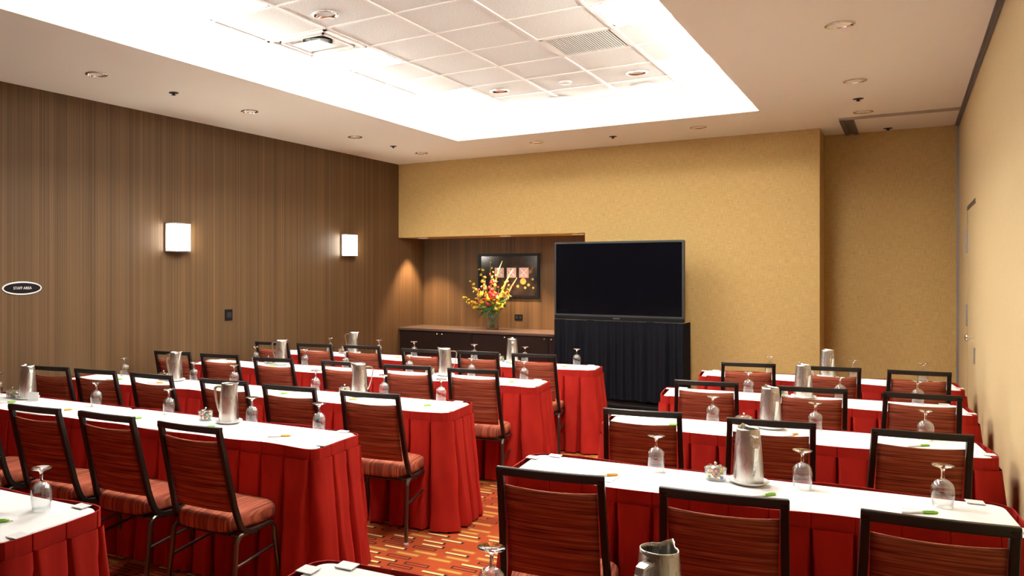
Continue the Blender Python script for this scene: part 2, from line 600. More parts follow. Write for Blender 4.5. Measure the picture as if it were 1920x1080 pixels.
# trims: base boards, corner trim, partition tracks
struct('baseboard_left', bxm(XL, XL + 0.012, YREAR, YB, 0, 0.1), M_BASE)
struct('baseboard_back', bxm(-3.30, XE, YB - 0.012, YB, 0, 0.1), M_BASE)
struct('baseboard_alcove', bxm(XE, XR, YA - 0.012, YA, 0, 0.1), M_BASE)
struct('trim_1', bxm(XR - 0.022, XR, YA - 0.02, YA, 0, ZC), M_STEELT)
bm = bmesh.new()
box(bm, XR - 0.018, XR - 0.001, YREAR, YA - 0.02, ZC - 0.022, ZC)
box(bm, XR - 0.034, XR - 0.018, YREAR, YA - 0.02, ZC - 0.008, ZC)
struct('trim_2', bm, M_TRACK)
bm = bmesh.new()
box(bm, -0.56, XR - 0.034, 9.40, 9.46, ZC - 0.014, ZC)
box(bm, -0.56, XR - 0.034, 9.475, 9.495, ZC - 0.014, ZC)
struct('trim_3', bm, M_TRACKP)
bm = bmesh.new()
box(bm, -0.56, -0.52, 9.5, YA, ZC - 0.02, ZC)
box(bm, -0.475, -0.435, 9.5, YA, ZC - 0.02, ZC)
box(bm, -0.52, -0.475, 9.5, YA, ZC - 0.006, ZC)
struct('trim_4', bm, M_TRACK)

# ------------------------------------------------------------------ ceiling fittings
def downlight(x, y, z, label, lit=None, r=0.085, group='round recessed downlights'):
    t = thing('downlight', label, 'downlight', (x, y, z), 0, group)
    bm = bmesh.new()
    lathe(bm, [(r, 0.0), (r, -0.006), (r * 0.86, -0.008), (r * 0.84, 0.0)], 28)
    obj('trim_ring', bm, M_GRID if lit else M_CHROME, t, True)
    bm = bmesh.new()
    lathe(bm, [(r * 0.85, -0.004), (r * 0.7, 0.006), (r * 0.45, 0.0105)], 28)
    obj('reflector', bm, M_REFL, t, True)
    bm = bmesh.new()
    lathe(bm, [(r * 0.45, 0.0), (r * 0.001, 0.0)], 20)
    o = obj('lamp', bm, M_NLAMP if lit else M_DARK, t)
    o.location = (0, 0, 0.010 if not lit else -0.002)
    return t
dl = [(-5.2, 4.05), (-5.2, 5.82), (-5.2, 7.61), (-5.2, 9.14), (-3.63, 9.13), (-1.83, 9.15), (-0.34, 9.15), (-0.34, 7.62), (-0.34, 5.83), (-5.2, 2.25), (-0.34, 4.05)]
dn = ['brown wall side, third from far corner', 'brown wall side, second from far corner', 'brown wall side, next to far corner', 'in the far brown wall corner', 'along the gold wall, above the cabinet niche', 'along the gold wall, between television and alcove', 'in the door wall corner beside partition track', 'door wall side, second from track', 'door wall side, third from track', 'brown wall side, fourth from far corner', 'door wall side, fourth from track']
for (x, y), n_ in zip(dl, dn):
    downlight(x, y, ZC - 0.001, 'round chrome recessed downlight in soffit, ' + n_)
for (x, y), n_ in zip([(-3.37, 4.56), (-3.356, 7.47), (-2.02, 7.487)], ['beside the air diffuser', 'on brown wall side of the white disc', 'on door wall side of the white disc']):
    downlight(x, y, ZT - 0.001, 'white rimmed adjustable downlight in tray tiles, ' + n_, r=0.095, group='tray downlights')
for (x, y), n_ in zip([(-2.98, 8.15), (-2.11, 8.04)], ['brown wall side', 'door wall side']):
    bm = bmesh.new()
    lathe(bm, [(0.12, 0.0), (0.12, -0.006), (0.10, -0.012), (0.001, -0.010)], 28)
    o = tag(obj('ceiling_speaker', bm, M_GRID, None, True), 'round white ceiling speaker grille near far cove, ' + n_, 'speaker', 'tray speakers')
    o.location = (x, y, ZT)
bm = bmesh.new()
lathe(bm, [(0.06, 0.0), (0.06, -0.012), (0.045, -0.024), (0.001, -0.026)], 24)
o = tag(obj('smoke_detector', bm, M_GRID, None, True), 'small round white smoke detector on tray tile', 'smoke detector')
o.location = (-2.68, 7.464, ZT)
for (x, y), n_ in zip([(-5.2, 4.85), (-5.2, 8.44), (-2.76, 9.24), (-0.352, 8.434), (-0.16, 10.36)], ['between downlights along the brown wall', 'near the far brown wall corner', 'above the television', 'on door wall side near track', 'in the alcove behind the track']):
    t = thing('sprinkler_head', 'small dark recessed sprinkler head in soffit ' + n_, 'sprinkler', (x, y, ZC), 0, 'soffit sprinkler heads')
    bm = bmesh.new()
    lathe(bm, [(0.042, 0.0), (0.042, -0.004), (0.03, -0.006)], 20)
    obj('escutcheon', bm, M_BASE, t, True)
    bm = bmesh.new()
    lathe(bm, [(0.03, -0.004), (0.012, -0.008), (0.012, -0.02), (0.02, -0.022), (0.001, -0.023)], 16)
    obj('deflector', bm, M_DARK, t, True)
for x, n_ in ((-5.78, 'end by the brown wall'), (-4.5, 'middle, above the picture'), (-3.5, 'end by the television')):
    t = downlight(x, 10.2, 2.157, 'lit warm downlight in niche ceiling, ' + n_, True, 0.075, 'niche downlights')
    ld = bpy.data.lights.new('niche_spot', 'SPOT')
    ld.energy = P_NICHE
    ld.color = (1.0, 0.68, 0.42)
    ld.spot_size = 1.5
    ld.spot_blend = 0.6
    ld.shadow_soft_size = 0.05
    lo = bpy.data.objects.new('niche_spot', ld)
    COL.objects.link(lo)
    lo.parent = t
    lo.location = (0, 0, -0.02)

# ------------------------------------------------------------------ left wall fittings
def sconce(y, label):
    t = thing('wall_sconce', label, 'wall lamp', (XL, y, 1.87), 0, 'wall sconces')
    obj('back_plate', rbox(0, 0.02, -0.16, 0.16, 0.0, 0.285, 0.004), M_STEELT, t)
    bm = bmesh.new()
    n = 14
    rows = []
    for z in (0.012, 0.273):
        rows.append([bm.verts.new((0.018 + 0.085 * math.sin(math.pi * k / n), -0.15 * math.cos(math.pi * k / n), z)) for k in range(n + 1)])
    for k in range(n):
        bm.faces.new((rows[0][k], rows[0][k + 1], rows[1][k + 1], rows[1][k]))
    bm.faces.new(rows[0])
    bm.faces.new(rows[1])
    obj('opal_shade', bm, M_OPAL, t)
    for z in (0.0, 0.274):
        bm = bmesh.new()
        r_ = [[bm.verts.new((0.018 + 0.092 * math.sin(math.pi * k / n), -0.157 * math.cos(math.pi * k / n), zz)) for k in range(n + 1)] for zz in (z, z + 0.012)]
        for k in range(n):
            bm.faces.new((r_[0][k], r_[0][k + 1], r_[1][k + 1], r_[1][k]))
        bm.faces.new(r_[0]); bm.faces.new(r_[1]); bm.faces.new((r_[0][0], r_[1][0], r_[1][n], r_[0][n]))
        obj('metal_band', bm, M_STEELT, t)
sconce(5.67, 'lit half round opal wall sconce on brown wall, nearer the oval sign')
sconce(8.67, 'lit half round opal wall sconce on brown wall, nearer the niche')
# oval sign
t = thing('oval_sign', 'black oval sign with white rim reading STAFF AREA on brown wall', 'sign', (XL, 3.96, 1.538))
def ell(bm, ry, rz, xa, xb):
    n = 48
    a = [bm.verts.new((xa, ry * math.cos(2 * math.pi * k / n), rz * math.sin(2 * math.pi * k / n))) for k in range(n)]
    b = [bm.verts.new((xb, ry * math.cos(2 * math.pi * k / n), rz * math.sin(2 * math.pi * k / n))) for k in range(n)]
    for k in range(n):
        bm.faces.new((a[k], a[(k + 1) % n], b[(k + 1) % n], b[k]))
    bm.faces.new(a); bm.faces.new(b)
bm = bmesh.new(); ell(bm, 0.18, 0.055, 0, 0.010); obj('rim', bm, M_WHITE, t)
bm = bmesh.new(); ell(bm, 0.168, 0.044, 0, 0.012); obj('plate', bm, M_BLACK, t)
cu = bpy.data.curves.new('lettering', 'FONT')
cu.body = 'STAFF AREA'
cu.size = 0.031
cu.align_x = 'CENTER'
cu.align_y = 'CENTER'
cu.extrude = 0.0006
to = bpy.data.objects.new('tmp', cu)
COL.objects.link(to)
bpy.context.view_layer.update()
me = bpy.data.meshes.new_from_object(to.evaluated_get(bpy.context.evaluated_depsgraph_get()))
bpy.data.objects.remove(to)
me.materials.clear()
me.materials.append(M_WHITE)
o = obj('lettering', me, None, t)
o.rotation_euler = (math.pi / 2, 0, math.pi / 2)
o.location = (0.0128, 0.0, 0)
# black switch plate
t = thing('switch_plate', 'black blank wall plate on brown wall below the sconces', 'wall plate', (XL, 6.42, 1.145))
obj('plate', rbox(0, 0.008, -0.058, 0.058, 0, 0.122, 0.003), M_BLACK, t)
obj('insert', rbox(0.008, 0.011, -0.035, 0.035, 0.03, 0.092, 0.002), M_DARK, t)

# ------------------------------------------------------------------ niche: cabinet, counter, picture, flowers
CT = 0.87
t = thing('base_cabinet', 'dark espresso built-in cabinet with round knobs in the niche', 'cabinet', (0, 0, 0))
obj('body', bxm(XL + 0.005, -3.325, YB + 0.03, YN - 0.002, 0.0, CT - 0.035), M_ESP, t)
obj('toe_kick', bxm(XL + 0.005, -3.325, YB + 0.02, YB + 0.03, 0.0, 0.09), M_DARK, t)
db = [-6.02, -5.37, -4.88, -4.36, -3.80, -3.33]
kn = [-5.41, -5.334, -4.397, -3.848, -3.755]
for a, b_, kx in zip(db, db[1:], kn):
    d = obj('door', rbox(a + 0.004, b_ - 0.004, YB + 0.008, YB + 0.03, 0.1, CT - 0.045, 0.003), M_ESP, t)
    bm = bmesh.new()
    lathe(bm, [(0.006, 0), (0.006, 0.012), (0.014, 0.018), (0.014, 0.024), (0.001, 0.028)], 12)
    bm.transform(Matrix.Translation((kx, YB + 0.008, 0.80)) @ Matrix.Rotation(math.pi / 2, 4, 'X'))
    obj('knob', bm, M_CHROME, d, True)
tag(obj('counter_top', rbox(XL + 0.003, -3.322, YB - 0.012, YN - 0.001, CT - 0.034, CT, 0.004), M_COUNTER), 'dark glossy counter top running along the niche', 'counter')

t = thing('framed_picture', 'black framed floral print with three pale squares in niche', 'picture', (-4.65, YN, 1.615))
PW, PH = 0.465, 0.31
bm = bmesh.new()
for a in ((-PW, PW, -PH, -PH + 0.035), (-PW, PW, PH - 0.035, PH), (-PW, -PW + 0.035, -PH + 0.035, PH - 0.035), (PW - 0.035, PW, -PH + 0.035, PH - 0.035)):
    box(bm, a[0], a[1], -0.03, 0, a[2], a[3])
obj('frame', bm, M_BLACK, t)
mp_ = mat('dark_print', (0.03, 0.022, 0.018), 0.15)
tn = NT(mp_)
tn.color(tn.ramp(tn.noise(tn.coord('Object', (1, 1, 1)), 5.0, 4.0, 0.6), [(0.4, (0.02, 0.015, 0.014)), (0.62, (0.045, 0.03, 0.022)), (0.74, (0.30, 0.14, 0.03))]))
obj('print', bxm(-PW + 0.035, PW - 0.035, -0.012, -0.004, -PH + 0.035, PH - 0.035), mp_, t)
M_PINK = mat('pale_pink_print', (0.62, 0.40, 0.34), 0.4)
for x in (-0.14, 0.045, 0.23):
    q = obj('printed_square', bxm(x - 0.07, x + 0.07, -0.0135, -0.012, -0.03, 0.11), M_PINK, t)
    bm = bmesh.new()
    for a in (math.pi / 4, -math.pi / 4):
        for sg in (-1, 1):
            sweep(bm, [(x, -0.0137, 0.04), (x + sg * 0.06 * math.cos(a), -0.0137, 0.04 + sg * 0.06 * math.sin(a))], (0, 1, 0), 0.012, 0.001)
    obj('printed_petals', bm, M_WHITE, q)
M_YEL = mat('yellow_petal', (0.80, 0.55, 0.03), 0.6)
for k, (x, z, r) in enumerate([(0.22, -0.08, 0.045), (0.30, -0.13, 0.02), (0.14, -0.15, 0.02), (0.36, -0.05, 0.018), (0.37, -0.17, 0.015), (0.25, -0.17, 0.018)]):
    bm = bmesh.new()
    lathe(bm, [(r, 0), (r, 0.0012), (0.0005, 0.0014)], 12)
    bm.transform(Matrix.Translation((x, -0.012, z)) @ Matrix.Rotation(math.pi / 2, 4, 'X'))
    obj('printed_flower', bm, mat('printed_gold_%d' % k, (0.55 - 0.05 * k, 0.30, 0.06), 0.5), t)
t = thing('wall_outlet', 'small black outlet plate on niche wall beside the vase', 'outlet', (-4.5, YN, 0.985))
obj('plate', rbox(-0.06, 0.06, -0.008, 0, 0, 0.085, 0.003), M_BLACK, t)
for x in (-0.028, 0.028):
    obj('socket', rbox(x - 0.017, x + 0.017, -0.011, -0.008, 0.022, 0.062, 0.003), M_DARK, t)

# flower arrangement
t = thing('flower_arrangement', 'tall mixed bouquet of yellow and red flowers in clear glass vase', 'flowers', (-4.75, 10.34, CT))
bm = bmesh.new()
lathe(bm, [(0.001, 0.006), (0.078, 0.006), (0.08, 0.26), (0.084, 0.26), (0.084, 0.0), (0.001, 0.0)], 28)
obj('vase', bm, M_THIN, t, True)
M_GREEN = mat('leaf_green', (0.07, 0.15, 0.035), 0.5)
M_STEM = mat('stem_green', (0.12, 0.20, 0.05), 0.5)
M_LIME = mat('pale_green_blade', (0.50, 0.55, 0.16), 0.5)
M_PALE = mat('cream_blossom', (0.80, 0.74, 0.42), 0.5)
M_REDF = mat('red_blossom', (0.60, 0.03, 0.03), 0.5)
M_ORF = mat('orange_blossom', (0.75, 0.22, 0.05), 0.5)
M_PINKF = mat('coral_blossom', (0.70, 0.22, 0.16), 0.5)
rnd = random.Random(5)
def spray(tip, col, nb, r0, bend=0.0, name='blossom'):
    b0 = Vector((rnd.uniform(-0.03, 0.03), rnd.uniform(-0.03, 0.03), 0.02))
    tip = Vector((tip[0] * 1.25, tip[1], tip[2]))
    mid = b0.lerp(tip, 0.5) + Vector((0, 0, 0.09 + bend))
    pts = []
    for k in range(9):
        u = k / 8
        pts.append(b0 * (1 - u) ** 2 + mid * 2 * u * (1 - u) + tip * u * u)
    bm = bmesh.new()
    tube(bm, pts, [0.005 - 0.0004 * k for k in range(9)], 6)
    st = obj('stem', bm, M_STEM, t, True)
    for k in range(nb):
        u = 1 - 0.6 * k / max(1, nb)
        i = min(7, int(u * 8))
        p = pts[i].lerp(pts[i + 1], u * 8 - i) + Vector((rnd.uniform(-1, 1), rnd.uniform(-1, 1), rnd.uniform(-1, 1))) * (0.03 if nb > 1 else 0.0)
        r = 1.45 * r0 * (0.7 + 0.45 * k / max(1, nb)) * rnd.uniform(0.85, 1.15)
        bm = bmesh.new()
        petals = 6
        c0 = bm.verts.new((0, 0, -r * 0.5))
        ring = []
        for q in range(petals * 2):
            a = math.pi * q / petals
            rr = r if q % 2 == 0 else r * 0.62
            ring.append(bm.verts.new((rr * math.cos(a), rr * math.sin(a), r * (0.35 if q % 2 == 0 else 0.1))))
        c1 = bm.verts.new((0, 0, r * 0.35))
        for q in range(petals * 2):
            bm.faces.new((c0, ring[(q + 1) % (2 * petals)], ring[q]))
            bm.faces.new((c1, ring[q], ring[(q + 1) % (2 * petals)]))
        bm.transform(Matrix.Translation(p) @ Matrix.Rotation(rnd.uniform(0, 6.28), 4, 'Z') @ Matrix.Rotation(rnd.uniform(0.3, 1.5), 4, 'X'))
        obj(name, bm, col, st, True)
spray((-0.36, -0.05, 0.42), M_YEL, 9, 0.022, 0.06)
spray((-0.27, 0.0, 0.36), M_YEL, 8, 0.022, 0.05)
spray((-0.16, 0.02, 0.86), M_YEL, 9, 0.022)
spray((-0.05, 0.05, 0.92), M_YEL, 7, 0.016)
spray((-0.25, -0.03, 0.68), M_YEL, 7, 0.024)
spray((-0.20, -0.06, 0.58), M_PINKF, 6, 0.026)
spray((-0.08, -0.05, 0.70), M_ORF, 7, 0.028)
spray((0.0, -0.05, 0.74), M_REDF, 6, 0.03)
spray((0.06, 0.0, 0.80), M_PINKF, 6, 0.024)
spray((0.16, -0.02, 0.68), M_YEL, 7, 0.022)
spray((0.22, 0.0, 0.62), M_REDF, 5, 0.022)
spray((0.15, -0.05, 0.52), M_YEL, 6, 0.026)
spray((-0.10, -0.10, 0.48), M_YEL, 1, 0.065)
spray((-0.02, -0.11, 0.42), M_YEL, 1, 0.055)
spray((0.05, -0.11, 0.47), M_REDF, 1, 0.055)
spray((0.10, -0.10, 0.36), M_YEL, 1, 0.045)
spray((-0.17, -0.10, 0.36), M_ORF, 1, 0.055)
spray((0.0, -0.10, 0.56), M_REDF, 4, 0.035)
for k in range(16):
    an = math.pi * (0.12 + 0.76 * k / 15) + rnd.uniform(-0.08, 0.08)
    rr = rnd.uniform(0.22, 0.40)
    spray((rr * math.cos(an) * 0.75, rnd.uniform(-0.10, 0.04), 0.30 + rr * math.sin(an)), (M_YEL, M_PALE, M_YEL, M_ORF, M_PALE, M_REDF)[k % 6], 5, 0.02)
def blade(tip, wd, col, bend, root=(0, 0, 0.1)):
    b0 = Vector(root)
    tip = Vector(tip)
    mid = b0.lerp(tip, 0.5) + Vector(bend)
    sd = (tip - b0).cross(Vector((0, 1, 0.2))).normalized()
    bm = bmesh.new()
    L, R_ = [], []
    for k in range(9):
        u = k / 8
        p = b0 * (1 - u) ** 2 + mid * 2 * u * (1 - u) + tip * u * u
        ww = wd * (math.sin(math.pi * min(1, u * 0.9 + 0.1)) ** 0.7) + 0.001
        L.append(bm.verts.new(p - sd * ww)); R_.append(bm.verts.new(p + sd * ww + Vector((0, 0.004, 0))))
    for k in range(8):
        bm.faces.new((L[k], L[k + 1], R_[k + 1], R_[k]))
    o = obj('leaf', bm, col, t, True)
    sm = o.modifiers.new('thick', 'SOLIDIFY')
    sm.thickness = 0.002
blade((0.12, 0.05, 0.95), 0.014, M_LIME, (-0.12, 0, 0.02))
blade((0.30, 0.0, 0.84), 0.014, M_LIME, (-0.05, 0, 0.06))
blade((0.36, 0.0, 0.72), 0.012, M_LIME, (0.0, 0, 0.04))
for a, l, z in ((0.2, 0.22, 0.33), (-0.4, 0.24, 0.40), (2.9, 0.22, 0.34), (3.6, 0.24, 0.28), (0.9, 0.2, 0.30), (2.2, 0.2, 0.45), (-1.2, 0.18, 0.27), (-2.0, 0.2, 0.24), (-1.6, 0.16, 0.40), (0.5, 0.25, 0.46)):
    blade((l * math.cos(a), l * math.sin(a) * 0.6 - 0.03, z), 0.035, M_GREEN, (0, 0, 0.07), (0, 0, 0.22))
for k in range(9):
    a = 3.3 + 0.33 * k
    blade((0.17 * math.cos(a) - 0.04, 0.10 * math.sin(a), 0.15 + 0.03 * (k % 3)), 0.008, M_GREEN, (0, 0, 0.10), (0.0, 0, 0.26))

# ------------------------------------------------------------------ television on draped stand
TX0, TX1, TY = -3.507, -2.03, 9.4
t = thing('television', 'large flat screen television with grey bezel above black drape', 'television', ((TX0 + TX1) / 2, TY, 1.107))
hw = (TX1 - TX0) / 2
obj('housing', rbox(-hw, hw, 0.012, 0.075, 0.0, 0.915, 0.006), M_BLACK, t)
bm = bmesh.new()
for a in ((-hw, hw, 0.895, 0.917), (-hw, hw, 0.045, 0.062), (-hw, -hw + 0.018, 0.062, 0.895), (hw - 0.018, hw, 0.062, 0.895)):
    box(bm, a[0], a[1], -0.004, 0.03, a[2], a[3])
obj('bezel', bm, M_BEZEL, t)
obj('screen', bxm(-hw + 0.018, hw - 0.018, 0.004, 0.012, 0.062, 0.895), M_SCREEN, t)
sb = obj('speaker_bar', rbox(-hw, hw, -0.006, 0.05, 0.0, 0.044, 0.005), M_BLACK, t)
bm = bmesh.new()
for k in range(7):
    box(bm, -0.036 + k * 0.011, -0.036 + k * 0.011 + 0.007, -0.0075, -0.006, 0.018, 0.027)
obj('maker_mark', bm, M_STEELT, sb)
obj('lower_lip', bxm(-hw, hw, -0.008, 0.02, -0.006, 0.0), M_BEZEL, t)
t = thing('tv_stand', 'black wheeled stand carrying the television behind the drape', 'stand', ((TX0 + TX1) / 2, TY + 0.1, 0))
for x in (-0.35, 0.35):
    obj('upright', rbox(x - 0.04, x + 0.04, 0.0, 0.06, 0.10, 1.6, 0.005), M_BLACK, t)
    f = obj('foot', rbox(x - 0.05, x + 0.05, -0.42, 0.38, 0.075, 0.125, 0.008), M_BLACK, t)
    obj('foot_cap', rbox(x - 0.045, x + 0.045, -0.47, -0.42, 0.055, 0.12, 0.015), M_STEELT, f)
    for y in (-0.36, 0.32):
        bm = bmesh.new()
        lathe(bm, [(0.001, -0.015), (0.035, -0.015), (0.035, 0.015), (0.001, 0.015)], 14)
        bm.transform(Matrix.Translation((x, y, 0.036)) @ Matrix.Rotation(math.pi / 2, 4, 'Y'))
        obj('caster', bm, M_BLACK, f)
obj('shelf', rbox(-0.62, 0.62, -0.22, 0.28, 0.125, 0.16, 0.006), M_BLACK, t)
bm = bmesh.new()
n = 240
rows = []
for j in range(9):
    z = 1.098 - (1.098 - 0.2) * j / 8
    rr = []
    for k in range(n + 1):
        x = -hw + 2 * hw * k / n
        a = 0.006 + 0.016 * min(1, j / 3)
        y = -0.03 + a * math.sin(x * 58 + 1.5 * math.sin(x * 9)) + a * 0.5 * math.sin(x * 31 + 2)
        rr.append(bm.verts.new((x * (1 + 0.008 * j / 8), y, z)))
    rows.append(rr)
for a, b_ in zip(rows, rows[1:]):
    for k in range(n):
        bm.faces.new((a[k], a[k + 1], b_[k + 1], b_[k]))
for sx in (0, n):
    vs2 = []
    for j in range(9):
        v = rows[j][sx]
        vs2.append(bm.verts.new((v.co.x, v.co.y + 0.35, v.co.z)))
    for j in range(8):
        bm.faces.new((rows[j][sx], rows[j + 1][sx], vs2[j + 1], vs2[j]))
o = tag(obj('tv_drape', bm, M_DRAPE, None, True), 'black gathered drape hanging below the television', 'drape')
o.location = ((TX0 + TX1) / 2, TY + 0.02, 0)

# ------------------------------------------------------------------ tables
TH = 0.755
def rrect(L, D, r, off, step=0.015):
    """outline points (x,y,nx,ny,s) of a rounded rectangle L x D offset outwards"""
    pts = []
    hl, hd = L / 2 - r, D / 2 - r
    segs = [((-hl, -D / 2), (hl, -D / 2), (0, -1)), None, ((L / 2, -hd), (L / 2, hd), (1, 0)), None, ((hl, D / 2), (-hl, D / 2), (0, 1)), None, ((-L / 2, hd), (-L / 2, -hd), (-1, 0)), None]
    cs = [(hl, -hd, -math.pi / 2), (hl, hd, 0), (-hl, hd, math.pi / 2), (-hl, -hd, math.pi)]
    s = 0.0
    ci = 0
    for sg in segs:
        if sg:
            a, b_, nn = sg
            ln = math.hypot(b_[0] - a[0], b_[1] - a[1])
            m_ = max(1, int(round(ln / step)))
            for k in range(m_):
                u = k / m_
                pts.append((a[0] + (b_[0] - a[0]) * u, a[1] + (b_[1] - a[1]) * u, nn[0], nn[1], s + ln * u))
            s += ln
        else:
            cx, cy, a0 = cs[ci]
            ci += 1
            ln = r * math.pi / 2
            m_ = 5
            for k in range(m_):
                a = a0 + math.pi / 2 * k / m_
                pts.append((cx + r * math.cos(a), cy + r * math.sin(a), math.cos(a), math.sin(a), s + ln * k / m_))
            s += ln
    return [(x + nx * off, y + ny * off, nx, ny, ss) for x, y, nx, ny, ss in pts], s

def skirt(L, D, seed, loc, rz, label):
    rn = random.Random(seed)
    t = thing('table_skirt', label, 'table skirt', loc, rz, 'red pleated table skirts')
    base, per = rrect(L, D, 0.055, 0.012)
    npl = int(round(per / 0.145))
    pl = per / npl
    def at_s(q):
        q %= per
        lo, hi = 0, len(base) - 1
        while lo < hi:
            mid = (lo + hi + 1) // 2
            if base[mid][4] <= q:
                lo = mid
            else:
                hi = mid - 1
        A, B = base[lo], base[(lo + 1) % len(base)]
        sb_ = B[4] if lo + 1 < len(base) else per
        f = (q - A[4]) / max(1e-6, sb_ - A[4])
        nx, ny = A[2] + (B[2] - A[2]) * f, A[3] + (B[3] - A[3]) * f
        ln = math.hypot(nx, ny)
        return (A[0] + (B[0] - A[0]) * f, A[1] + (B[1] - A[1]) * f, nx / ln, ny / ln, q)
    pts = [at_s((i + u) * pl) for i in range(npl) for u in (0.0, 0.025, 0.06, 0.11, 0.18, 0.3, 0.5, 0.7, 0.82, 0.89, 0.94, 0.975)]
    ph = [rn.uniform(0.75, 1.3) for _ in range(npl + 1)]
    lean = [rn.uniform(-0.25, 0.25) for _ in range(npl + 1)]
    dep = [rn.uniform(0.7, 1.4) for _ in range(npl + 1)]
    wav = [rn.uniform(0, 6.28) for _ in range(3)]
    def topz(s):
        return TH + 0.003 + 0.004 * math.sin(s * 5.1 + wav[0]) + 0.003 * math.sin(s * 11.7 + wav[1])
    # waist band
    bm = bmesh.new()
    zb = TH - 0.058
    ring = []
    for kk, (x, y, nx, ny, s) in enumerate(pts):
        bo = 0.0012 if kk % 12 == 0 else 0.006
        ring.append([bm.verts.new((x + nx * o_, y + ny * o_, z)) for o_, z in ((0.0, zb), (bo, zb), (bo, topz(s)), (0.0005, topz(s)))])
    m_ = len(pts)
    for k in range(m_):
        a, b_ = ring[k], ring[(k + 1) % m_]
        for q in range(3):
            bm.faces.new((a[q], b_[q], b_[q + 1], a[q + 1]))
    obj('waistband', bm, M_SKIRT, t)
    # stitched pleat tucks over the band
    # pleated drop
    bm = bmesh.new()
    nz = 12
    grid = []
    for x, y, nx, ny, s in pts:
        col = []
        for j in range(nz + 1):
            v = j / nz
            z = (zb + 0.004) * (1 - v) + 0.012 * v
            sh = s + 0.10 * v * lean[int(s / pl) % npl] * 0.4
            i = int(sh / pl) % npl
            u = (sh / pl) % 1.0
            d0 = min(u, 1 - u)                       # distance from pleat line
            open_ = 0.035 + 0.15 * v ** 0.9 * ph[i]
            fold = -(0.030 + 0.045 * v ** 0.6) * dep[i] * max(0.0, 1 - d0 / open_) ** 0.6
            belly = (0.003 + 0.016 * v) * math.sin(math.pi * min(1, d0 / 0.5)) * ph[i]
            flare = 0.012 + 0.062 * v ** 1.1
            cz = 0.004 * math.sin(9 * v + i * 2.1)
            o_ = 0.003 + flare + belly + fold + cz * v
            tx, ty = -ny, nx
            sk = 0.03 * v * lean[i]
            col.append(bm.verts.new((x + nx * o_ + tx * sk, y + ny * o_ + ty * sk, z)))
        grid.append(col)
    for k in range(m_):
        a, b_ = grid[k], grid[(k + 1) % m_]
        for j in range(nz):
            bm.faces.new((a[j], a[j + 1], b_[j + 1], b_[j]))
    obj('pleated_drop', bm, M_SKIRT, t, True)
    # clear clips gripping the band at the corners
    cl = None
    for cx, cy, rr in ((L / 2 - 0.10, D / 2, 0), (-L / 2 + 0.10, D / 2, 0), (L / 2, -D / 2 + 0.1, math.pi / 2), (-L / 2, D / 2 - 0.1, math.pi / 2)):
        if cl is None:
            b2 = bmesh.new()
            box(b2, -0.03, 0.03, -0.028, 0.028, TH + 0.002, TH + 0.005)
            c = obj('skirt_clip', b2, M_CLIP, t)
            cl = c.data
        else:
            c = obj('skirt_clip', cl, None, t)
        sx = -1 if cx < 0 else 1
        sy = -1 if cy < 0 else 1
        c.location = (cx - (0.012 * sx if rr else 0), cy - (0.012 * sy if not rr else 0), 0.0015)
        c.rotation_euler = (0, 0, rr)

def table(cx, cy, rz, L, D, label, label2):
    t = thing('folding_table', label, 'table', (cx, cy, 0), rz, 'skirted classroom tables')
    obj('table_top', rbox(-L / 2 + 0.004, L / 2 - 0.004, -D / 2 + 0.004, D / 2 - 0.004, TH - 0.03, TH - 0.006, 0.006), M_TTOP, t)
    for x in (-L / 2 + 0.2, L / 2 - 0.2):
        for y in (-D / 2 + 0.06, D / 2 - 0.06):
            bm = bmesh.new()
            tube(bm, [(x, y, TH - 0.03), (x, y, 0)], 0.014, 8)
            obj('leg', bm, M_LEG, t)
    bm = bmesh.new()
    pts, per = rrect(L - 0.014, D, 0.05, 0.0)
    top = [bm.verts.new((x, y, TH)) for x, y, *_ in pts]
    low = [bm.verts.new((x + nx * 0.004, y + ny * 0.004, TH - 0.0055)) for x, y, nx, ny, s in pts]
    rim = [bm.verts.new((x + nx * 0.004, y + ny * 0.004, TH - 0.004)) for x, y, nx, ny, s in pts]
    bm.faces.new(top)
    m_ = len(pts)
    for k in range(m_):
        q = (k + 1) % m_
        bm.faces.new((top[k], rim[k], rim[q], top[q]))
        bm.faces.new((rim[k], low[k], low[q], rim[q]))
    o = tag(obj('tablecloth', bm, M_LINEN), label2, 'tablecloth', 'white table linens')
    o.location = (cx, cy, 0)
    o.rotation_euler = (0, 0, rz)

NTH = ['first', 'second', 'third', 'fourth', 'fifth']
# (side, row number from television, near edge y at xr, slope, x right end, x left end)
ROWS = {
 'L5': ('brown wall side', 0, 7.36, 0.115, -2.5), 'L4': ('brown wall side', 1, 6.07, 0.105, -2.5), 'L3': ('brown wall side', 2, 4.66, 0.10, -2.5),
 'L2': ('brown wall side', 3, 3.345, 0.085, -2.5), 'L1': ('brown wall side', 4, 1.57, 0.08, -2.5),
 'R4': ('door wall side', 0, 7.70, 0.115, -0.5), 'R3': ('door wall side', 1, 6.35, 0.11, -0.5), 'R2': ('door wall side', 2, 4.94, 0.11, -0.5),
 'R1': ('door wall side', 3, 3.52, 0.095, -0.5), 'R0': ('door wall side', 4, 1.70, 0.09, -0.5)}
XEND = {'L5': -2.40, 'L4': -2.44, 'L3': -2.47, 'L2': -2.54, 'L1': -2.54}
DT = 0.46
def on_row(key, x, v):
    """point at world x on the row, v metres in from the near edge"""
    side, i, yn, sl_, xr = ROWS[key]
    a = math.atan(sl_)
    return Vector((x - v * math.sin(a), yn + sl_ * (x - xr) + v * math.cos(a), TH)), a
